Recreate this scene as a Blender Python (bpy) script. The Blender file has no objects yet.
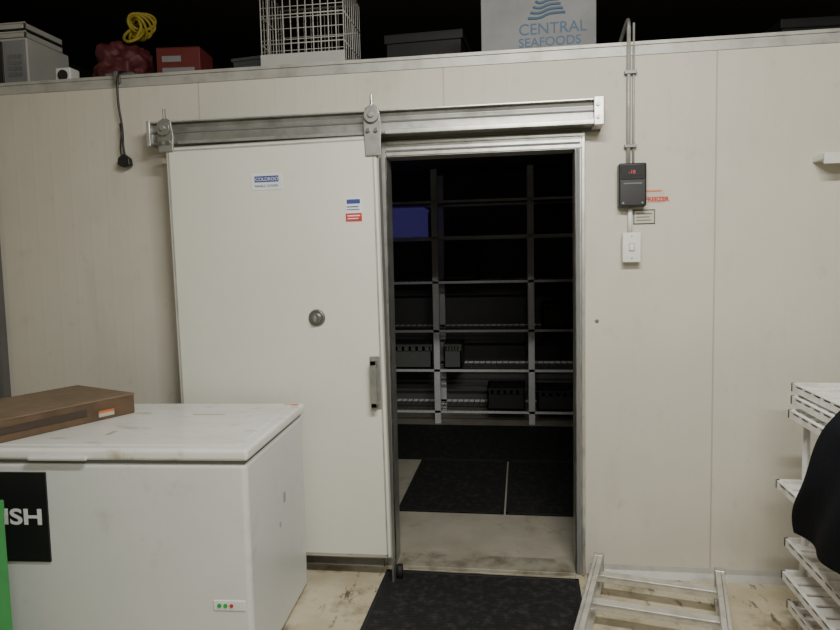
import bpy, bmesh, math, random
from mathutils import Vector, Matrix, noise
random.seed(7)
col = bpy.context.scene.collection

# ------------------------------------------------------------------ materials
def mat(name, c, rough=.5, metal=0., c2=None, nscale=4., lo=.45, hi=.65, bump=0., bscale=60., spec=.5, emit=0.,
        stretch=(1,1,1), dirt=None):
    m = bpy.data.materials.new(name); m.use_nodes = True
    nt = m.node_tree; N = nt.nodes; L = nt.links
    b = N['Principled BSDF']
    b.inputs['Base Color'].default_value = (*c, 1)
    b.inputs['Roughness'].default_value = rough
    b.inputs['Metallic'].default_value = metal
    b.inputs['Specular IOR Level'].default_value = spec
    tc = N.new('ShaderNodeTexCoord')
    mp = N.new('ShaderNodeMapping'); mp.inputs['Scale'].default_value = stretch
    L.new(tc.outputs['Object'], mp.inputs[0])
    if c2 is None: c2 = tuple(v * .88 for v in c)
    def layer(src, c2, sc, lo, hi, st=None, amt=1.):
        n = N.new('ShaderNodeTexNoise'); n.inputs['Scale'].default_value = sc; n.inputs['Detail'].default_value = 8
        n.inputs['Roughness'].default_value = .62
        if st:
            m2 = N.new('ShaderNodeMapping'); m2.inputs['Scale'].default_value = st; m2.inputs['Location'].default_value = (3.1, 1.7, .4)
            L.new(tc.outputs['Object'], m2.inputs[0]); L.new(m2.outputs[0], n.inputs['Vector'])
        else: L.new(mp.outputs[0], n.inputs['Vector'])
        r = N.new('ShaderNodeMapRange'); r.inputs[1].default_value = lo; r.inputs[2].default_value = hi; r.inputs[4].default_value = amt
        L.new(n.outputs['Fac'], r.inputs[0])
        mx = N.new('ShaderNodeMix'); mx.data_type = 'RGBA'
        if isinstance(src, tuple): mx.inputs[6].default_value = (*src, 1)
        else: L.new(src, mx.inputs[6])
        mx.inputs[7].default_value = (*c2, 1)
        L.new(r.outputs[0], mx.inputs[0]); return mx.outputs[2]
    o = layer(tuple(c), c2, nscale, lo, hi)
    for d in (dirt or []): o = layer(o, *d)
    L.new(o, b.inputs['Base Color'])
    if bump:
        n2 = N.new('ShaderNodeTexNoise'); n2.inputs['Scale'].default_value = bscale
        L.new(mp.outputs[0], n2.inputs['Vector'])
        bp = N.new('ShaderNodeBump'); bp.inputs['Strength'].default_value = bump; bp.inputs['Distance'].default_value = .01
        L.new(n2.outputs['Fac'], bp.inputs['Height']); L.new(bp.outputs[0], b.inputs['Normal'])
    if emit:
        b.inputs['Emission Color'].default_value = (*c, 1); b.inputs['Emission Strength'].default_value = emit
    return m

def panel_mat(name, c, c2, joint=1.2, off=.855, rib=.20, strength=.45):
    """Insulated sandwich panel: faint vertical ribs and a joint every panel width."""
    m = mat(name, c, rough=.55, c2=c2, nscale=1.3, lo=.35, hi=.75, spec=.25,
            dirt=[((.36, .33, .27), 3.5, .55, .90, (1.0, 1.0, .35), .55), ((.30, .26, .19), 14, .60, .80, (1.0, 1.0, .8), .3)])
    nt = m.node_tree; N = nt.nodes; L = nt.links; b = N['Principled BSDF']
    tc = N.new('ShaderNodeTexCoord'); sx = N.new('ShaderNodeSeparateXYZ'); L.new(tc.outputs['Object'], sx.inputs[0])
    def mth(op, a, bb=None):
        q = N.new('ShaderNodeMath'); q.operation = op
        for i, v in enumerate((a, bb)):
            if v is None: continue
            if isinstance(v, (int, float)): q.inputs[i].default_value = v
            else: L.new(v, q.inputs[i])
        return q.outputs[0]
    s = mth('SINE', mth('MULTIPLY', sx.outputs[0], 2 * math.pi / rib))
    ribs = mth('MULTIPLY', mth('POWER', mth('ABSOLUTE', s), 24), .6)
    d = mth('ABSOLUTE', mth('SUBTRACT', mth('FRACT', mth('DIVIDE', mth('SUBTRACT', sx.outputs[0], off - 60), joint)), .5))
    jo = mth('GREATER_THAN', d, .5 - .0035 / joint)
    h = mth('SUBTRACT', ribs, mth('MULTIPLY', jo, 2.))
    bp = N.new('ShaderNodeBump'); bp.inputs['Strength'].default_value = strength; bp.inputs['Distance'].default_value = .0015
    L.new(h, bp.inputs['Height']); L.new(bp.outputs[0], b.inputs['Normal'])
    src = b.inputs['Base Color'].links[0].from_socket
    mx = N.new('ShaderNodeMix'); mx.data_type = 'RGBA'; L.new(mth('MULTIPLY', jo, .4), mx.inputs[0])
    L.new(src, mx.inputs[6]); mx.inputs[7].default_value = (.22, .20, .17, 1)
    L.new(mx.outputs[2], b.inputs['Base Color'])
    return m

def mat_mesh_mat(name):
    """Black rubber mat with a fine hole grid."""
    m = mat(name, (.016, .016, .017), rough=.75, c2=(.055, .052, .048), nscale=26, lo=.48, hi=.8, spec=.25)
    nt = m.node_tree; N = nt.nodes; L = nt.links; b = N['Principled BSDF']
    tc = N.new('ShaderNodeTexCoord'); v = N.new('ShaderNodeTexVoronoi'); v.inputs['Scale'].default_value = 45
    v.inputs['Randomness'].default_value = 0.
    L.new(tc.outputs['Object'], v.inputs['Vector'])
    bp = N.new('ShaderNodeBump'); bp.inputs['Strength'].default_value = .6; bp.inputs['Distance'].default_value = .004
    L.new(v.outputs['Distance'], bp.inputs['Height']); L.new(bp.outputs[0], b.inputs['Normal'])
    return m

M = {}
M['panel'] = panel_mat('coolroom_panel', (.605, .575, .50), (.54, .51, .44))
M['panel_side'] = mat('side_panel', (.58, .56, .50))
M['inner'] = mat('coolroom_inner_shaded', (.12, .12, .125), rough=.7)  # panels would be white; the dark grey paints in the lack of light
M['door'] = mat('door_skin', (.72, .712, .645), rough=.42, c2=(.67, .66, .59), nscale=2, lo=.3, hi=.8, spec=.3,
                dirt=[((.45, .42, .34), 9, .62, .85, (1, 1, .6), .4)])
M['dooredge'] = mat('door_edge', (.36, .36, .34), rough=.4, metal=.3)
M['alu'] = mat('aluminium', (.40, .40, .38), rough=.42, metal=.7, c2=(.28, .28, .26), nscale=9)
M['alubright'] = mat('aluminium_bright', (.58, .58, .55), rough=.36, metal=.7, c2=(.42, .42, .40), nscale=12)
M['ladder'] = mat('aluminium_ladder', (.78, .77, .74), rough=.32, metal=.7, c2=(.60, .59, .56), nscale=12)
M['aludark'] = mat('aluminium_dull', (.20, .20, .195), rough=.5, metal=.6)
M['trim'] = mat('galvanised_trim', (.46, .45, .42), rough=.5, metal=.3, c2=(.33, .32, .30), nscale=7)
M['steel'] = mat('steel', (.30, .29, .28), rough=.35, metal=.9)
M['white'] = mat('white_plastic', (.74, .74, .70), rough=.4)
M['whitewire'] = mat('white_wire_dimmed', (.46, .45, .42), rough=.5)  # white coating, darkened in colour for the dim space above the cool room
M['rackwhite'] = mat('rack_white', (.82, .81, .79), rough=.4, c2=(.64, .62, .58), nscale=9)
M['black'] = mat('black_plastic', (.012, .012, .013), rough=.4)
M['blackrub'] = mat('black_rubber', (.015, .015, .016), rough=.7)
M['cloth'] = mat('dark_cloth', (.010, .011, .015), rough=.95, spec=.1, bump=.3)
M['fz'] = mat('freezer_white', (.70, .71, .71), rough=.35, c2=(.64, .65, .645), nscale=3, lo=.3, hi=.8,
              dirt=[((.42, .40, .36), 6, .60, .80, (1, 1, 1), .6)])
M['fzlid'] = mat('freezer_lid', (.80, .80, .78), rough=.3, c2=(.68, .66, .60), nscale=4, lo=.45, hi=.8, stretch=(.6, 2, 1),
              dirt=[((.36, .28, .15), 8, .57, .70, (.8, 1.6, 1), .7)])
M['gasket'] = mat('gasket', (.16, .16, .16), rough=.7)
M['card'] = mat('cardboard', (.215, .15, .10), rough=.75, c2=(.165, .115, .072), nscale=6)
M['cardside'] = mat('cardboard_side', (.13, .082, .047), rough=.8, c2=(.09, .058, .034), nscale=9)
M['carddark'] = mat('cardboard_print', (.06, .042, .03), rough=.7)
M['cardgrey'] = mat('carton_grey_dimmed', (.22, .22, .23), rough=.7, c2=(.17, .17, .18), nscale=3)  # light grey card, its dimness up there put into the colour
M['blueprint'] = mat('blue_ink', (.07, .12, .19), rough=.7)
M['paper'] = mat('label_paper', (.76, .78, .80), rough=.5)
M['labelblue'] = mat('label_blue', (.04, .07, .26), rough=.5)
M['labelred'] = mat('label_red', (.55, .04, .03), rough=.5)
M['orange'] = mat('label_orange', (.62, .16, .04), rough=.5)
M['beige'] = mat('label_beige', (.50, .46, .38), rough=.5)
M['ledred'] = mat('led_red', (.5, .05, .04), rough=.3, emit=.3)
M['ledgreen'] = mat('led_green', (.02, .35, .06), rough=.3, emit=.1)
M['green'] = mat('green_plastic', (.04, .28, .07), rough=.35)
M['floor'] = mat('floor_vinyl', (.60, .54, .40), rough=.5, c2=(.45, .385, .26), nscale=3, lo=.40, hi=.68, bump=.12,
                 dirt=[((.20, .15, .09), 6, .52, .68, (1, 1, 1), .75), ((.06, .048, .035), 14, .57, .66, (1.6, .5, 1), .85)])
M['floorin'] = mat('coolroom_floor_vinyl', (.44, .41, .34), rough=.5, c2=(.33, .30, .24), nscale=3, lo=.40, hi=.68, bump=.12,
                 dirt=[((.16, .13, .09), 6, .55, .72, (1, 1, 1), .6)])
M['sill'] = mat('sill_metal', (.38, .355, .29), rough=.4, metal=.1, c2=(.20, .17, .12), nscale=8)
M['rmat'] = mat_mesh_mat('rubber_mat')
M['dark'] = mat('void_darkness', (.02, .017, .013), rough=.9, c2=(.035, .028, .02))  # near-black colour stands for unlit space behind the clutter
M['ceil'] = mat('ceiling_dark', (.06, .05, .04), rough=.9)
M['rwall'] = mat('room_wall', (.42, .40, .35), rough=.8)
M['maroon'] = mat('maroon_bag', (.10, .018, .022), rough=.6, bump=.8, bscale=9)
M['redbox'] = mat('red_carton', (.13, .02, .018), rough=.5)
M['yellow'] = mat('yellow_rope', (.36, .28, .03), rough=.6)
M['crate'] = mat('crate_grey', (.08, .085, .09), rough=.6)
M['crate2'] = mat('crate_black', (.016, .016, .018), rough=.6)
M['crate3'] = mat('box_grey', (.13, .125, .12), rough=.7)
M['cratepale'] = mat('crate_pale_shaded', (.11, .12, .11), rough=.7)  # pale plastic, toned down as shade of the unlit interior
M['bluebox'] = mat('blue_box_glow', (.10, .08, .34), rough=.5, emit=.18)  # weak emission added to brighten the tub, which is no lamp
M['galv'] = mat('shelf_galv', (.68, .69, .71), rough=.5, metal=.2)
M['tube'] = mat('tube_light', (1, .96, .88), emit=6.)

# ------------------------------------------------------------------ builders
def newobj(name, bm, m, parent=None, smooth=False, bevel=0., seg=2):
    me = bpy.data.meshes.new(name)
    bmesh.ops.recalc_face_normals(bm, faces=bm.faces)
    bm.to_mesh(me); bm.free()
    if m is not None: me.materials.append(m)
    ob = bpy.data.objects.new(name, me); col.objects.link(ob)
    if smooth:
        for p in me.polygons: p.use_smooth = True
    if bevel:
        md = ob.modifiers.new('bevel', 'BEVEL'); md.width = bevel; md.segments = seg; md.limit_method = 'ANGLE'
        for p in me.polygons: p.use_smooth = True
        w = ob.modifiers.new('wn', 'WEIGHTED_NORMAL'); w.keep_sharp = True
    if parent is not None: ob.parent = parent
    return ob
def bbox(bm, a, b):
    vs = [bm.verts.new((x, y, z)) for x in (a[0], b[0]) for y in (a[1], b[1]) for z in (a[2], b[2])]
    for f in ((0,1,3,2),(4,6,7,5),(0,4,5,1),(2,3,7,6),(0,2,6,4),(1,5,7,3)):
        bm.faces.new([vs[i] for i in f])
def btube(bm, p, q, r, n=8, r2=None, caps=True):
    p, q = Vector(p), Vector(q); d = (q - p).normalized()
    u = d.orthogonal().normalized(); v = d.cross(u)
    r2 = r if r2 is None else r2
    A = [bm.verts.new(p + (u * math.cos(2*math.pi*i/n) + v * math.sin(2*math.pi*i/n)) * r) for i in range(n)]
    B = [bm.verts.new(q + (u * math.cos(2*math.pi*i/n) + v * math.sin(2*math.pi*i/n)) * r2) for i in range(n)]
    for i in range(n): bm.faces.new((A[i], A[(i+1) % n], B[(i+1) % n], B[i]))
    if caps: bm.faces.new(A); bm.faces.new(B)
def boxes(name, lst, m, parent=None, bevel=0., seg=2):
    bm = bmesh.new()
    for a, b in lst: bbox(bm, a, b)
    return newobj(name, bm, m, parent, bevel=bevel, seg=seg)
def box(name, a, b, m, parent=None, bevel=0., seg=2): return boxes(name, [(a, b)], m, parent, bevel, seg)
def tubes(name, lst, m, parent=None, n=8, smooth=True):
    bm = bmesh.new()
    for t in lst: btube(bm, t[0], t[1], t[2], n)
    ob = newobj(name, bm, m, parent)
    if smooth:
        for p in ob.data.polygons: p.use_smooth = len(p.vertices) == 4
    return ob
def prism(name, pts, axis, a, b, m, parent=None, bevel=0.):
    bm = bmesh.new()
    def P(t, p): return {'x': (t, p[0], p[1]), 'y': (p[0], t, p[1]), 'z': (p[0], p[1], t)}[axis]
    A = [bm.verts.new(P(a, p)) for p in pts]; B = [bm.verts.new(P(b, p)) for p in pts]
    n = len(pts)
    for i in range(n): bm.faces.new((A[i], A[(i+1) % n], B[(i+1) % n], B[i]))
    bm.faces.new(A); bm.faces.new(B)
    return newobj(name, bm, m, parent, bevel=bevel)
def empty(name, loc=(0,0,0), rz=0.):
    e = bpy.data.objects.new(name, None); e.location = loc; e.rotation_euler = (0, 0, rz)
    e.empty_display_size = .1; col.objects.link(e); return e
def curve(name, pts, r, m, parent=None, cyclic=False):
    cu = bpy.data.curves.new(name, 'CURVE'); cu.dimensions = '3D'; cu.bevel_depth = r; cu.bevel_resolution = 3
    sp = cu.splines.new('NURBS'); sp.points.add(len(pts) - 1); sp.order_u = 3; sp.use_endpoint_u = not cyclic; sp.use_cyclic_u = cyclic
    for i, p in enumerate(pts): sp.points[i].co = (*p, 1)
    cu.materials.append(m)
    ob = bpy.data.objects.new(name, cu); col.objects.link(ob)
    if parent is not None: ob.parent = parent
    return ob
def text(name, body, size, loc, m, parent, rot=(math.pi/2, 0, 0), align='LEFT', bold=0., sx=1.):
    cu = bpy.data.curves.new(name, 'FONT'); cu.body = body; cu.size = size; cu.extrude = .0004; cu.align_x = align
    cu.offset = bold; cu.materials.append(m)
    ob = bpy.data.objects.new(name, cu); col.objects.link(ob); ob.location = loc; ob.rotation_euler = rot
    ob.scale = (sx, 1, 1)
    ob.parent = parent
    return ob

# ------------------------------------------------------------------ room shell
WT = .10; TOP = 2.435
OX0, OX1, OZ = -.66, .284, 2.06          # rough opening
box('floor', (-3.8, -5.2, -.1), (2.6, 5.0, 0), M['floor'])
box('floor_coolroom', (-2.2, WT + .022, -.001), (1.4, 3.6, .003), M['floorin'])
boxes('wall_front', [((-2.72, 0, 0), (OX0, WT, TOP)), ((OX1, 0, 0), (2.4, WT, TOP)), ((OX0, 0, OZ), (OX1, WT, TOP))], M['panel'])
box('wall_left', (-2.82, -5.0, 0), (-2.72, WT, 3.2), M['panel_side'])
box('wall_right', (2.4, -5.0, 0), (2.5, 5.0, 3.2), M['rwall'])
box('wall_rear', (-2.82, -5.1, 0), (2.5, -5.0, 3.2), M['rwall'])
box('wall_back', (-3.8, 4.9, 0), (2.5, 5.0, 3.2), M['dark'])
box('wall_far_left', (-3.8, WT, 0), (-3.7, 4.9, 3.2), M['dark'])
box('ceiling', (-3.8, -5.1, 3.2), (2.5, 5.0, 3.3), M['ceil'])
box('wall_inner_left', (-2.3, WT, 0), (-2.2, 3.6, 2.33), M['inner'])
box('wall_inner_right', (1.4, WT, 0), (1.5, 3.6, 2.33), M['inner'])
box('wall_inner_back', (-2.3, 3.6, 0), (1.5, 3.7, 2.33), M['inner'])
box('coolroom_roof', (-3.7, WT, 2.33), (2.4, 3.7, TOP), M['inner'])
boxes('trim_1', [((-2.72, -.006, 2.383), (2.4, 0, TOP+.004)), ((-2.72, -.006, TOP), (2.4, .05, TOP+.006)),
                 ((-2.72, -.014, 2.425), (2.4, -.004, TOP+.004))], M['trim'])
boxes('trim_2', [((-2.72, -.045, 0), (-2.675, 0, 2.38)), ((-2.72,-.06,0),(-2.705,-.04,2.38))], M['aludark'])
prism('baseboard_front', [(-.03, 0), (0, 0), (0, .05), (-.006, .05), (-.012, .03)], 'x', OX1 + .03, 2.4, M['trim'])
prism('baseboard_left', [(-.03, 0), (0, 0), (0, .05), (-.006, .05), (-.012, .03)], 'x', -2.67, OX0 - .02, M['trim'])

# doorway frame
fr = empty('door_frame', (0, 0, 0))
boxes('jamb_right', [((.245, -.012, 0), (.290, .0, 2.06)), ((.245, -.012, 0), (.252, WT + .012, 1.985))], M['alu'], fr, bevel=.002)
box('jamb_right_lip', (.276, -.024, 0), (.290, -.010, 2.06), M['alubright'], fr, bevel=.002)
box('jamb_seal', (.252, -.020, 0), (.268, -.010, 1.99), M['gasket'], fr)
boxes('jamb_left', [((-.665, -.012, 0), (-.620, .0, 2.06)), ((-.627, -.012, 0), (-.620, WT + .012, 1.985))], M['alu'], fr, bevel=.002)
boxes('header', [((-.62, -.018, 1.990), (.290, .0, 2.058)), ((-.62, -.012, 1.985), (.245, WT + .012, 1.992)),
                 ((-.62, -.026, 2.040), (.290, -.014, 2.058))], M['alubright'], fr, bevel=.002)
box('header_seal', (-.62, -.024, 2.008), (.27, -.016, 2.016), M['gasket'], fr)
boxes('threshold', [((-.62, -.03, 0), (.245, WT + .02, .012)), ((-.62, -.055, 0), (.245, -.03, .006))], M['sill'], fr, bevel=.002)

# ------------------------------------------------------------------ sliding track
tr = empty('sliding_door_track', (0, 0, 0))
prism('channel', [(-.015, 2.076), (-.115, 2.076), (-.118, 2.090), (-.112, 2.115), (-.118, 2.150), (-.100, 2.178), (-.015, 2.182)],
      'x', -1.745, .352, M['alu'], tr, bevel=.002)
boxes('back_plate', [((-1.75, -.016, 2.06), (.36, -.001, 2.19))], M['aludark'], tr)
boxes('upper_flange', [((-1.75, -.13, 2.174), (.36, -.012, 2.180))], M['alubright'], tr, bevel=.001)
boxes('lower_lip', [((-.60, -.128, 2.072), (.36, -.112, 2.092)), ((-1.60, -.128, 2.072), (-.68, -.112, 2.088))], M['alubright'], tr, bevel=.002)
boxes('groove_shade_strip', [((-1.74, -.1185, 2.126), (.35, -.108, 2.133))], M['gasket'], tr)  # raised dark strip in place of a groove's shadow; no recess cut
boxes('end_cap', [((.318, -.135, 2.066), (.362, -.01, 2.188)), ((-1.755, -.132, 2.068), (-1.735, -.01, 2.186))], M['alubright'], tr, bevel=.004)
tubes('end_bolts', [((.336, -.145, 2.155), (.336, -.133, 2.155), .010), ((.336, -.145, 2.1), (.336, -.133, 2.1), .008)], M['steel'], tr, 8)

# ------------------------------------------------------------------ sliding door leaf
dr = empty('door_1', (-1.617, -.18, .100)); dr.rotation_euler = (0, math.radians(-.6), 0)
W, H, T = 1.006, 1.948, .075
box('leaf', (0, 0, 0), (W, T, H), M['door'], dr, bevel=.012, seg=3)
boxes('edge_frame', [((-.003, .012, -.003), (.004, T - .005, H + .003)), ((W - .004, .010, -.003), (W + .006, T - .002, H + .003)),
                     ((0, .012, H - .003), (W, T - .005, H + .004)), ((0, .012, -.004), (W, T - .005, .003))], M['dooredge'], dr, bevel=.002)
e = .012
boxes('face_border', [((e, -.0012, e), (e + .008, 0.003, H - e)), ((W - e - .008, -.0012, e), (W - e, .003, H - e)),
                      ((e, -.0012, H - e - .008), (W - e, .003, H - e)), ((e, -.0012, e), (W - e, .003, e + .008))], M['trim'], dr)
box('rear_gasket', (.02, T, .02), (W - .02, T + .015, H - .02), M['gasket'], dr, bevel=.004)
def L(x, z): return (x + 1.617 + (z - 1.1) * .0105, z - .100 - (x + 1.617) * .0105)       # world -> leaf
x0, z0 = L(-1.211, 1.835); x1, z1 = x0 + .151, z0 + .077
box('maker_plate', (x0, -.003, z0), (x1, .001, z1), M['paper'], dr, bevel=.002)
box('maker_plate_band', (x0 + .018, -.004, z0 + .036), (x1 - .018, -.002, z0 + .064), M['labelblue'], dr)
text('maker_text', 'COLDROOM', .022, (x0 + .022, -.005, z0 + .042), M['paper'], dr)
text('maker_text_small', 'PANELS  DOORS', .015, (x0 + .018, -.0045, z0 + .014), M['labelblue'], dr)
x0, z0 = L(-.768, 1.682); x1, z1 = x0 + .074, z0 + .106
box('warning_label', (x0, -.003, z0), (x1, .001, z1), M['paper'], dr)
box('warning_red', (x0, -.004, z0), (x1, -.002, z0 + .036), M['labelred'], dr)
boxes('warning_blue', [((x0 + .006, -.004, z0 + .078), (x1 - .006, -.002, z0 + .098)), ((x0 + .006, -.004, z0 + .062), (x1 - .014, -.002, z0 + .067)),
                       ((x0 + .006, -.004, z0 + .050), (x1 - .01, -.002, z0 + .054))], M['labelblue'], dr)
boxes('warning_lines', [((x0 + .008, -.005, z0 + .022), (x1 - .008, -.003, z0 + .027)), ((x0 + .008, -.005, z0 + .010), (x1 - .016, -.003, z0 + .014))], M['paper'], dr)
cx, cz = L(-.921, 1.245)
bm = bmesh.new(); btube(bm, (cx, .002, cz), (cx, -.008, cz), .042, 28, .036); btube(bm, (cx, -.007, cz), (cx, -.028, cz), .026, 24, .022)
k = newobj('lock_rosette', bm, M['steel'], dr, bevel=.002)
bm = bmesh.new(); btube(bm, (cx, -.027, cz), (cx, -.033, cz), .012, 16); newobj('lock_barrel', bm, M['gasket'], dr, bevel=.001)
boxes('lock_lever', [((cx - .005, -.038, cz - .014), (cx + .005, -.030, cz + .014))], M['alu'], dr, bevel=.002)
hx, hz = L(-.652, .945)
boxes('pull_handle', [((hx - .024, -.006, hz - .122), (hx + .024, .001, hz + .122)), ((hx - .014, -.050, hz - .108), (hx + .014, -.036, hz + .108)),
                      ((hx - .014, -.050, hz + .085), (hx + .014, 0, hz + .108)), ((hx - .014, -.050, hz - .108), (hx + .014, 0, hz - .085))],
      M['alu'], dr, bevel=.003)
for i, wx in enumerate((-1.65, -.635)):
    hx, _ = L(wx, 2.1)
    if i == 0: hx = .01
    hb = H
    prism('hanger_%d' % (i + 1), [(hx - .035, hb - .09 if i else hb - .02), (hx + .035, hb - .09 if i else hb - .02), (hx + .040, hb + .06), (hx + .030, hb + .12), (hx, hb + .138), (hx - .030, hb + .12), (hx - .040, hb + .06)],
          'y', -.012, .0, M['alu'], dr, bevel=.003)
    bm = bmesh.new(); btube(bm, (hx, -.030, hb + .085), (hx, -.010, hb + .085), .033, 20); btube(bm, (hx, -.040, hb + .085), (hx, -.028, hb + .085), .014, 6)
    newobj('hanger_wheel_%d' % (i + 1), bm, M['alu'], dr, bevel=.002)
    bm = bmesh.new(); btube(bm, (hx, -.006, hb + .13), (hx, -.006, hb + .175), .007, 8)
    btube(bm, (hx - .018, -.024, hb + .02), (hx - .018, -.010, hb + .02), .010, 6); btube(bm, (hx + .018, -.024, hb + .02), (hx + .018, -.010, hb + .02), .010, 6)
    newobj('hanger_bolts_%d' % (i + 1), bm, M['steel'], dr)
gd = empty('door_floor_guide', (-.585, -.15, 0))
boxes('plate', [((-.03, -.03, 0), (.035, .04, .006)), ((-.02,-.05,.0),(-.010,.03,.085))], M['aludark'], gd, bevel=.002)
tubes('roller', [((.008, 0, .006), (.008, 0, .07), .016)], M['blackrub'], gd, 14)

# ------------------------------------------------------------------ controller, conduit, switch, labels
cb = empty('temperature_controller', (.433, 0, 1.717))
box('case', (0, -.065, 0), (.118, 0, .190), M['black'], cb, bevel=.008, seg=3)
box('bezel', (.008, -.069, .118), (.110, -.063, .182), M['blackrub'], cb, bevel=.003)
box('display', (.024, -.0705, .134), (.094, -.068, .168), M['blackrub'], cb)
text('digits', '-18', .022, (.040, -.0712, .143), M['ledred'], cb)
box('brand_strip', (.020, -.067, .098), (.098, -.064, .104), M['gasket'], cb)
tubes('screws', [((.018, -.067, .016), (.018, -.064, .016), .004), ((.10, -.067, .016), (.10, -.064, .016), .004)], M['steel'], cb)
cd = empty('electrical_conduit', (0, 0, 0))
tubes('pipes', [((.480, -.014, 1.9075), (.480, -.014, 2.50), .009), ((.502, -.010, 1.9075), (.502, -.010, 2.52), .005)], M['trim'], cd, 10)
boxes('clips', [((.462, -.028, 2.30), (.514, 0, 2.315)), ((.462, -.028, 1.98), (.514, 0, 1.993))], M['aludark'], cd, bevel=.001)
curve('flex_over_top', [(.480, -.014, 2.49), (.480, -.012, 2.53), (.478, .02, 2.545), (.46, .12, 2.47)], .009, M['alu'], cd)
cd2 = empty('electrical_conduit', (.488, 0, 1.605)); tubes('pipe', [((0, -.014, 0), (0, -.014, .111), .010)], M['white'], cd2, 10)
sw = empty('isolator_switch', (.451, 0, 1.471))
box('backbox', (.004, -.040, 0.004), (.076, 0, .129), M['white'], sw, bevel=.005)
box('faceplate', (0, -.050, 0), (.080, -.036, .133), M['white'], sw, bevel=.004)
box('rocker', (.030, -.058, .052), (.050, -.048, .082), M['paper'], sw, bevel=.004)
boxes('seam', [((.026, -.0505, .047), (.054, -.0495, .087))], M['beige'], sw)
boxes('screws', [((.037, -.0515, .113), (.043, -.0495, .119)), ((.037, -.0515, .015), (.043, -.0495, .021))], M['steel'], sw)
l1 = empty('red_warning_label', (.556, 0, 1.735))
box('backing', (0, -.002, 0), (.082, 0, .058), M['beige'], l1)
text('letters', 'FREEZER', .027, (-.002, -.003, .006), M['labelred'], l1, bold=.0012)
boxes('red_bands', [((.0, -.003, .048), (.07, -.001, .055))], M['orange'], l1)
l2 = empty('instruction_label', (.505, 0, 1.640))
box('backing', (0, -.0015, 0), (.094, 0, .066), M['black'], l2)
box('face', (.004, -.003, .005), (.090, -.001, .061), M['beige'], l2)
boxes('text_lines', [((.012, -.004, .044), (.080, -.002, .050)), ((.012, -.004, .030), (.070, -.002, .035)), ((.012, -.004, .016), (.076, -.002, .021))], M['gasket'], l2)
bm = bmesh.new(); btube(bm, (.345, -.002, 1.204), (.345, 0, 1.204), .009, 16); btube(bm, (.345, -.008, 1.204), (.345, -.002, 1.204), .005, 12)
newobj('wall_plug', bm, M['steel'], None, bevel=.001)

# hanging power cord
pc = empty('hanging_power_cord', (.025, 0, 0))
boxes('hook', [((-2.05, -.012, 2.44), (-1.90, .04, 2.452)), ((-1.985, -.045, 2.40), (-1.965, -.012, 2.452))], M['aludark'], pc, bevel=.002)
curve('cord', [(-1.94, .06, 2.455), (-1.955, -.01, 2.46), (-1.965, -.045, 2.44), (-1.970, -.045, 2.3), (-1.960, -.03, 2.18), (-1.968, -.025, 2.07), (-1.950, -.03, 2.03)], .0055, M['black'], pc)
curve('cord_loop', [(-1.968, -.04, 2.20), (-1.955, -.05, 2.16), (-1.967, -.045, 2.10), (-1.98, -.03, 2.07), (-1.97, -.03, 2.02)], .004, M['black'], pc)
prism('plug', [(-1.985, 2.035), (-1.955, 2.055), (-1.925, 2.030), (-1.922, 1.995), (-1.955, 1.985), (-1.99, 2.00)], 'y', -.05, -.015, M['black'], pc, bevel=.006)

# white wall shelf on the right
ws = empty('small_wall_shelf', (1.25, 0, 1.865))
box('board', (0, -.12, .02), (.7, 0, .045), M['white'], ws, bevel=.003)
boxes('lip', [((0, -.122, .0), (.7, -.112, .045))], M['white'], ws, bevel=.002)
for k in (.15, .55): prism('bracket_%d' % int(k*100), [(-.10, .02), (0, .02), (0, -.08), (-.01, -.08)], 'x', k, k + .02, M['white'], ws)

# ------------------------------------------------------------------ chest freezer
fz = empty('chest_freezer', (-.938, -1.015, 0), math.radians(3.2))
FW, FD = 1.38, .765
box('body', (-FW, .012, .012), (-.010, FD - .01, .812), M['fz'], fz, bevel=.022, seg=4)
box('plinth', (-FW + .02, .03, .0), (-.03, FD - .03, .03), M['gasket'], fz)
box('seal', (-FW + .008, .016, .808), (-.016, FD - .016, .822), M['gasket'], fz)
bm = bmesh.new(); bbox(bm, (-FW - .006, 0, .820), (0, FD, .863))
lid = newobj('lid', bm, M['fzlid'], fz, bevel=.014, seg=4)
box('lid_inset', (-FW + .045, .05, .862), (-.05, FD - .05, .8655), M['fzlid'], fz, bevel=.003)
for k in (-.2, -1.1): box('hinge_%d' % int(-k*10), (k - .05, FD - .012, .70), (k + .05, FD + .008, .855), M['gasket'], fz, bevel=.004)
boxes('lid_handle', [((-FW/2 - .11, -.014, .822), (-FW/2 + .11, .002, .838))], M['fz'], fz, bevel=.006)
boxes('lid_sticker', [((-.085, FD - .055, .8632), (-.02, FD - .03, .8640))], M['orange'], fz)
boxes('tape', [((-.42, FD - .25, .8656), (-.28, FD - .235, .8660)), ((-.62, .18, .8656), (-.60, .24, .8660))], M['beige'], fz)
boxes('side_scuff_tape', [((-.012, .42, .52), (-.0085, .45, .56)), ((-.012, .36, .44), (-.0085, .375, .46))], M['trim'], fz)
box('status_panel', (-.150, .008, .278), (-.034, .014, .315), M['paper'], fz, bevel=.002)
bm = bmesh.new()
btube(bm, (-.128, .010, .297), (-.128, .005, .297), .008, 12); btube(bm, (-.106, .010, .297), (-.106, .005, .297), .008, 12)
newobj('status_led_green', bm, M['ledgreen'], fz)
bm = bmesh.new(); btube(bm, (-.084, .010, .297), (-.084, .005, .297), .007, 12); newobj('status_led_red', bm, M['labelred'], fz)
sg = boxes('sign_plate', [((-1.24, .005, .445), (-.748, .013, .775))], M['black'], fz, bevel=.001)
text('sign_text', 'FRESH FISH', .080, (-.765, .004, .585), M['paper'], fz, align='RIGHT', bold=.002, sx=1.35)

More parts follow.
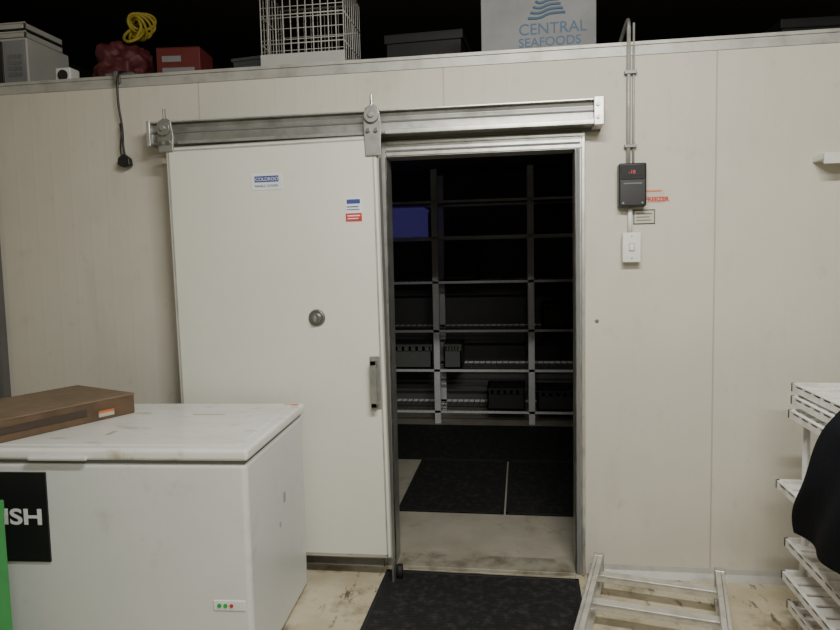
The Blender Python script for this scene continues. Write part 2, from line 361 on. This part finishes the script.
# flat carton on the freezer
A = Vector((-1.665, -.50)); v = Vector((-.40, -.92)).normalized(); ang = math.atan2(v.y, v.x)
ct = empty('flat_cardboard_carton', (A.x, A.y, .8665), ang)
CL, CW, CH = .60, .42, .087
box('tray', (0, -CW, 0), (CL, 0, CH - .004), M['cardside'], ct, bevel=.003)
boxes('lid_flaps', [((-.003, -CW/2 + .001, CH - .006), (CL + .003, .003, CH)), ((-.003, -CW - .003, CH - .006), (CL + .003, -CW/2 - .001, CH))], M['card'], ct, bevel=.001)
boxes('side_print', [((.22, .001, .030), (CL - .04, .0036, .056))], M['carddark'], ct)
boxes('shipping_label', [((.10, .001, .014), (.17, .0036, .040))], M['beige'], ct)
boxes('shipping_label_band', [((.10, .002, .030), (.17, .0042, .040))], M['orange'], ct)

# green bin
gb = empty('green_plastic_bin', (-1.925, -1.345, 0))
bm = bmesh.new()
def ring(s, z): return [bm.verts.new((x * s, y * s, z)) for x, y in ((-.2, -.14), (.2, -.14), (.2, .14), (-.2, .14))]
R = [ring(1.01, 0), ring(1., .68), ring(1.01, .685), ring(1.01, .73), ring(.96, .73), ring(.92, .02)]
bm.faces.new(R[0])
for a, b in zip(R[:-1], R[1:]):
    for i in range(4): bm.faces.new((a[i], a[(i+1) % 4], b[(i+1) % 4], b[i]))
bm.faces.new(R[-1])
newobj('tub', bm, M['green'], gb, bevel=.006)
boxes('ribs', [((-.20, -.150, .15), (-.18, -.13, .66)), ((.18, -.150, .15), (.20, -.13, .66)), ((-.01, -.150, .15), (.01, -.13, .66))], M['green'], gb, bevel=.003)

# ------------------------------------------------------------------ floor mats
def rubber(name, a, b, z=0., rz=0.):
    g = empty(name, ((a[0]+b[0])/2, (a[1]+b[1])/2, z), rz)
    w, d = (b[0]-a[0])/2, (b[1]-a[1])/2
    box('pad', (-w, -d, 0), (w, d, .008), M['rmat'], g)
    boxes('border', [((-w, -d, 0), (-w+.02, d, .010)), ((w-.02, -d, 0), (w, d, .010)), ((-w, -d, 0), (w, -d+.02, .010)), ((-w, d-.02, 0), (w, d, .010))], M['blackrub'], g, bevel=.003)
rubber('rubber_floor_mat', (-.66, -1.15), (.25, -.075), 0, math.radians(-.5))
rubber('rubber_floor_mat', (-.745, .70), (-.110, 1.75), .003)
rubber('rubber_floor_mat', (-.099, .70), (.56, 1.75), .003)
rubber('rubber_floor_mat', (-1.45, 1.752), (1.1, 2.80), .003)

# ------------------------------------------------------------------ shelving in the cool room
sh = empty('coolroom_shelving', (0, 2.88, .003))
px = (-1.61, -.76, .09, .94); D = .50
boxes('posts', [((x - .028, y0, 0), (x + .028, y0 + .03, 2.3)) for x in px for y0 in (0, D)], M['galv'], sh, bevel=.002)
LV = (.12, .50, .86, 1.30, 1.70, 2.02)
boxes('shelf_rails', [((px[0], yy, z - .022), (px[-1], yy + .012, z)) for z in LV for yy in (0., D)], M['galv'], sh)
tubes('shelf_wires', [((px[0] + i * .055, 0, z), (px[0] + i * .055, D, z), .003) for z in LV for i in range(47)] +
      [((px[0], y, z - .005), (px[-1], y, z - .005), .004) for z in LV for y in (.12, .25, .38)], M['crate3'], sh, 5)
def slot_crate(name, x, w, z, h, m, d0=.03):
    lst = [((x, d0, z), (x + w, d0 + .38, z + .012)), ((x, d0, z), (x + .012, d0 + .38, z + h)), ((x + w - .012, d0, z), (x + w, d0 + .38, z + h)), ((x, d0 + .368, z), (x + w, d0 + .38, z + h))]
    lst.append(((x, d0, z), (x + w, d0 + .012, z + h * .72)))
    for j in range(6): lst.append(((x + w * j / 6, d0, z + h * .7), (x + w * (j + .6) / 6, d0 + .012, z + h)))
    lst.append(((x - .004, d0 - .006, z + h - .018), (x + w + .004, d0 + .386, z + h)))
    boxes(name, lst, m, sh)
k = 0
for bay, x, w, li, h, m in ((0, .42, .38, 1, .22, 'cratepale'), (1, .06, .16, 1, .22, 'cratepale'), (1, .45, .34, 0, .20, 'crate2'),
                            (1, .08, .3, 3, .2, 'crate2'), (2, .05, .38, 0, .18, 'crate2'), (2, .1, .34, 2, .22, 'crate2'),
                            (2, .05, .4, 4, .2, 'crate2')):
    k += 1; slot_crate('crate_%d' % k, px[bay] + x, w, LV[li] + .005, h, M[m])
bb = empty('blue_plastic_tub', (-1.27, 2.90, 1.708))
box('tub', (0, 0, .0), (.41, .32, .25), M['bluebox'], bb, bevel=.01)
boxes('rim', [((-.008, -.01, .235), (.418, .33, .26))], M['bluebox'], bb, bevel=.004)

# ------------------------------------------------------------------ ladder lying on the floor
ld = empty('aluminium_ladder', (.325, -.11, .012), math.atan2(-.215, .975))
LWD, LL = .54, 1.75
lst = []
for x, s in ((0, 1), (LWD, -1)):
    for z0, z1 in ((0, .012), (.128, .140)): lst.append(((x, -LL, z0), (x + s * .036, 0, z1)))
    lst.append(((x + s * .012, -LL, 0), (x + s * .018, 0, .140)))
lst = [((min(a[0], b[0]), a[1], a[2]), (max(a[0], b[0]), b[1], b[2])) for a, b in lst]
boxes('side_rails', lst, M['ladder'], ld, bevel=.002)
boxes('rungs', [((.012, -.14 - i * .25, .070), (LWD - .012, -.105 - i * .25, .100)) for i in range(7)], M['ladder'], ld, bevel=.006, seg=3)
boxes('rung_treads', [((.03, -.146 - i * .25, .098), (LWD - .03, -.099 - i * .25, .104)) for i in range(7)], M['ladder'], ld, bevel=.001)
boxes('end_caps', [((-.003, -.03, -.002), (.040, .010, .143)), ((LWD - .040, -.03, -.002), (LWD + .003, .010, .143))], M['alubright'], ld, bevel=.004)

# ------------------------------------------------------------------ white rack at right
rk = empty('tray_rack', (1.03, -.42, 0))
RD, RW = 1.15, .50
tubes('posts', [((x, y, 0), (x, y, .985), .013) for x in (.05, RW) for y in (-.03, -RD)], M['rackwhite'], rk, 12)
lv = (.12, .25, .37, .60, .90, .95, .99)
for i, z in enumerate(lv):
    t = .034
    lst = [((0, .02 - RD - .04, z - t), (.014, .02, z)), ((RW, .02 - RD - .04, z - t), (RW + .014, .02, z)), ((0, .006, z - t), (RW, .02, z)), ((0, -RD - .02, z - t), (RW, -RD - .006, z))]
    n = 14
    for j in range(n):
        y = -.03 - j * (RD - .03) / n
        lst.append(((.0, y - .055, z - .012), (RW, y, z - .004)))
    o = boxes('tray_%d' % (i + 1), lst, M['rackwhite'], rk, bevel=.001)
    o.location.x = (.01, -.02, .0, -.03, -.015, -.0, .02)[i]
    o.location.y = (0, -.02, .01, .03, -.04, -.02, .03)[i]
boxes('folded_pads', [((.03, -.40, .60), (.30, -.10, .66)), ((.02, -.42, .66), (.28, -.12, .71)), ((.04, -.35, .71), (.30, -.12, .75))], M['white'], rk, bevel=.015)
# cloth hanging beside and over the tray edge
bm = bmesh.new(); NX, NZ = 30, 34; g = []
for i in range(NX + 1):
    row = []
    for j in range(NZ + 1):
        s = i / NX; t = j / NZ
        far = -.52 + .30 * t ** .9 + .02 * math.sin(t * 9)
        y = far + s * (-1.05 - far)
        z = 1.006 - t * (.52 - .03 * s)
        if t < .09: x = -.02 + .05 * (1 - t / .09); z = 1.006
        else: x = -.050 - .03 * math.sin(t * 3) - .020 * math.sin(s * 15 + t * 3) * t
        row.append(bm.verts.new((x, y, z)))
    g.append(row)
for i in range(NX):
    for j in range(NZ): bm.faces.new((g[i][j], g[i+1][j], g[i+1][j+1], g[i][j+1]))
cl = newobj('dark_cloth', bm, M['cloth'], None, smooth=True); cl.location = (1.03, -.42, 0)
sd = cl.modifiers.new('t', 'SOLIDIFY'); sd.thickness = .004

# ------------------------------------------------------------------ clutter on top of the cool room, mostly coloured darker for dim light
Z0 = TOP
ap = empty('old_microwave_oven', (-2.98, .12, Z0))
box('case', (0, 0, .015), (.44, .34, .27), M['whitewire'], ap, bevel=.008)
box('front', (.01, -.008, .03), (.30, .002, .255), M['black'], ap, bevel=.004)
box('control_panel', (.31, -.008, .03), (.43, .002, .255), M['cardgrey'], ap, bevel=.003)
boxes('buttons', [((.33 + i * .03, -.012, .07 + j * .03), (.35 + i * .03, -.006, .09 + j * .03)) for i in range(3) for j in range(4)], M['gasket'], ap)
boxes('feet', [((.03, .03, 0), (.07, .07, .016)), ((.37, .03, 0), (.41, .07, .016)), ((.03, .27, 0), (.07, .31, .016)), ((.37, .27, 0), (.41, .31, .016))], M['black'], ap)
st = empty('stacked_trays', (-2.98, .14, Z0 + .271))
for i in range(2):
    z = i * .045
    boxes('tray_%d' % (i+1), [((0, 0, z), (.42, .3, z + .008)), ((0, 0, z), (.42, .008, z + .035)), ((0, .292, z), (.42, .3, z + .035)), ((0, 0, z), (.008, .3, z + .035)), ((.412, 0, z), (.42, .3, z + .035)), ((-.008, -.008, z + .03), (.428, .0, z + .037))], M['whitewire'], st, bevel=.001)
sp = empty('small_white_speaker', (-2.36, .08, Z0 + .006))
box('case', (0, 0, 0), (.085, .08, .085), M['white'], sp, bevel=.008)
bm = bmesh.new(); btube(bm, (.043, .001, .044), (.043, -.006, .044), .028, 20); newobj('cone', bm, M['black'], sp, bevel=.002)
def lump(name, loc, sx, sy, sz, m, seed, amp=.18):
    bm = bmesh.new(); bmesh.ops.create_icosphere(bm, subdivisions=5, radius=1)
    for vv in bm.verts:
        n = noise.noise(vv.co * 1.8 + Vector((seed, 0, 0))) + .5 * noise.noise(vv.co * 4 + Vector((0, seed, 0))) + .35 * abs(noise.noise(vv.co * 7 + Vector((0, 0, seed))))
        vv.co *= 1 + amp * n
        vv.co.x *= sx; vv.co.y *= sy; vv.co.z = max(vv.co.z, -.75) * sz
    o = newobj(name, bm, m, None, smooth=True); o.location = (loc[0], loc[1], loc[2] + .75 * sz); return o
lump('maroon_soft_bag', (-2.145, .36, Z0), .17, .15, .150, M['maroon'], 3., .32)
yr = empty('yellow_rope_coil', (-2.06, .33, Z0 + .265))
for i in range(7):
    a0 = i * .9
    curve('loop_%d' % i, [(.055 * math.cos(a + a0) + .004 * i, .05 * math.sin(a) + .01 * i, .05 + .055 * math.sin(a + a0) + .014 * i) for a in [j * math.pi / 4 for j in range(8)]], .008, M['yellow'], yr, True)
rb = empty('red_carton', (-1.865, .20, Z0), math.radians(6))
box('case', (0, 0, 0), (.23, .20, .19), M['redbox'], rb, bevel=.003)
boxes('flaps', [((0, .0, .19), (.23, .095, .193)), ((0, .105, .19), (.23, .20, .193))], M['redbox'], rb)
boxes('print', [((.03, -.002, .04), (.20, .001, .09)), ((.03, -.002, .12), (.13, .001, .15))], M['cardgrey'], rb)
sg2 = empty('grey_storage_tub', (-1.42, .62, Z0), math.radians(-8))
bm = bmesh.new()
def ring2(s, z): return [bm.verts.new((x * s, y * s, z)) for x, y in ((-.15, -.12), (.15, -.12), (.15, .12), (-.15, .12))]
R = [ring2(.85, 0), ring2(1, .19), ring2(1.06, .192), ring2(1.06, .21), ring2(.96, .21), ring2(.8, .01)]
bm.faces.new(R[0])
for a, b in zip(R[:-1], R[1:]):
    for i in range(4): bm.faces.new((a[i], a[(i+1) % 4], b[(i+1) % 4], b[i]))
bm.faces.new(R[-1]); newobj('tub', bm, M['crate'], sg2, bevel=.004)
wb = empty('white_wire_basket', (-1.26, .12, Z0 + .004))
BW, BD, BH = .42, .34, .42; r = .003
lst = []
for z in (0.01, BH * .33, BH * .66, BH):
    rr = .006 if z in (0.01, BH) else r
    lst += [((0, 0, z), (BW, 0, z), rr), ((0, BD, z), (BW, BD, z), rr), ((0, 0, z), (0, BD, z), rr), ((BW, 0, z), (BW, BD, z), rr)]
for i in range(12):
    x = BW * i / 11; lst += [((x, 0, .01), (x, 0, BH), r), ((x, BD, .01), (x, BD, BH), r * .6), ((x, 0, .01), (x, BD, .01), r)]
for i in range(9):
    y = BD * i / 8; lst += [((0, y, .01), (0, y, BH), r * .7), ((BW, y, .01), (BW, y, BH), r * .7), ((0, y, .01), (BW, y, .01), r * .7)]
for z in [BH * k / 8 for k in range(1, 8)]: lst += [((0, 0, z), (BW, 0, z), .002)]
tubes('wires', lst, M['whitewire'], wb, 6)
boxes('bottom_tray', [((-.005, -.008, .0), (BW + .005, 0, .09)), ((0, 0, .012), (BW, BD, .02))], M['whitewire'], wb, bevel=.002)
pc2 = empty('seafood_carton', (-.175, .13, Z0), math.radians(-2))
box('case', (0, 0, 0), (.53, .36, .34), M['cardgrey'], pc2, bevel=.004)
boxes('flaps', [((0, 0, .34), (.53, .178, .343)), ((0, .182, .34), (.53, .36, .343))], M['cardgrey'], pc2)
text('print_upper', 'CENTRAL', .072, (.175, -.001, .105), M['blueprint'], pc2, bold=.0005)
text('print_lower', 'SEAFOODS', .058, (.175, -.001, .050), M['blueprint'], pc2, bold=.0005)
for i in range(4):
    curve('print_wave_%d' % i, [(.22 + i * .012, -.001, .180 + i * .025), (.27, -.001, .172 + i * .022), (.32, -.001, .20 + i * .02), (.39 - i * .01, -.001, .195 + i * .02)], .006, M['blueprint'], pc2)
for i, (x, y, w, d, h, m) in enumerate(((-.78, .9, .45, .4, .40, 'crate2'), (.75, .9, .6, .4, .22, 'crate2'), (1.5, 1.1, .5, .4, .4, 'crate2'))):
    g = empty('storage_box', (x, y, Z0 + .001), random.uniform(-.15, .15))
    box('body', (0, 0, 0), (w, d, h - .05), M[m], g, bevel=.006)
    box('lid', (-.012, -.012, h - .055), (w + .012, d + .012, h), M[m], g, bevel=.006)
    boxes('handles', [((w * .35, -.02, h * .6), (w * .65, 0, h * .66))], M['gasket'], g, bevel=.003)

# ------------------------------------------------------------------ light fittings
def batten(x, y, z, power, tilt=0.):
    g = empty('fluorescent_batten_light', (x, y, z))
    box('housing', (-.62, -.05, .03), (.62, .05, .09), M['white'], g, bevel=.006)
    tubes('tubes', [((-.60, -.025, .012), (.60, -.025, .012), .013), ((-.60, .025, .012), (.60, .025, .012), .013)], M['tube'], g, 12)
    boxes('end_holders', [((-.62, -.045, -.005), (-.60, .045, .035)), ((.60, -.045, -.005), (.62, .045, .035))], M['white'], g)
    boxes('rods', [((-.4, -.005, .09), (-.39, .005, 3.2 - z)), ((.39, -.005, .09), (.4, .005, 3.2 - z))], M['steel'], g)
    li = bpy.data.lights.new('tube_glow', 'AREA'); li.shape = 'RECTANGLE'; li.size = 1.2; li.size_y = .10
    li.energy = power; li.color = (1.0, .985, .90)
    lo = bpy.data.objects.new('tube_glow', li); col.objects.link(lo); lo.parent = g; lo.location = (0, 0, -.012); lo.rotation_euler = (tilt, 0, 0)
batten(.25, -2.1, 2.90, 86, math.radians(32))
batten(.6, -4.0, 2.90, 55, math.radians(30))

w = bpy.data.worlds.new('World'); bpy.context.scene.world = w; w.use_nodes = True
w.node_tree.nodes['Background'].inputs[0].default_value = (.05, .05, .055, 1)
w.node_tree.nodes['Background'].inputs[1].default_value = .3

# ------------------------------------------------------------------ camera
th, ps, ro = [math.radians(a) for a in (4.69, 8.48, 1.22)]
F = Vector((-math.sin(ps)*math.cos(th), math.cos(ps)*math.cos(th), -math.sin(th)))
R0 = Vector((math.cos(ps), math.sin(ps), 0)); U0 = R0.cross(F)
Rv = R0*math.cos(ro) - U0*math.sin(ro); Uv = U0*math.cos(ro) + R0*math.sin(ro)
cam = bpy.data.cameras.new('camera'); co = bpy.data.objects.new('camera', cam); col.objects.link(co)
mx = Matrix((Rv, Uv, -F)).transposed().to_4x4(); mx.translation = Vector((0, -3.2, 1.505))
co.matrix_world = mx
cam.sensor_width = 36; cam.lens = 680/840*36; cam.clip_start = .05
bpy.context.scene.camera = co
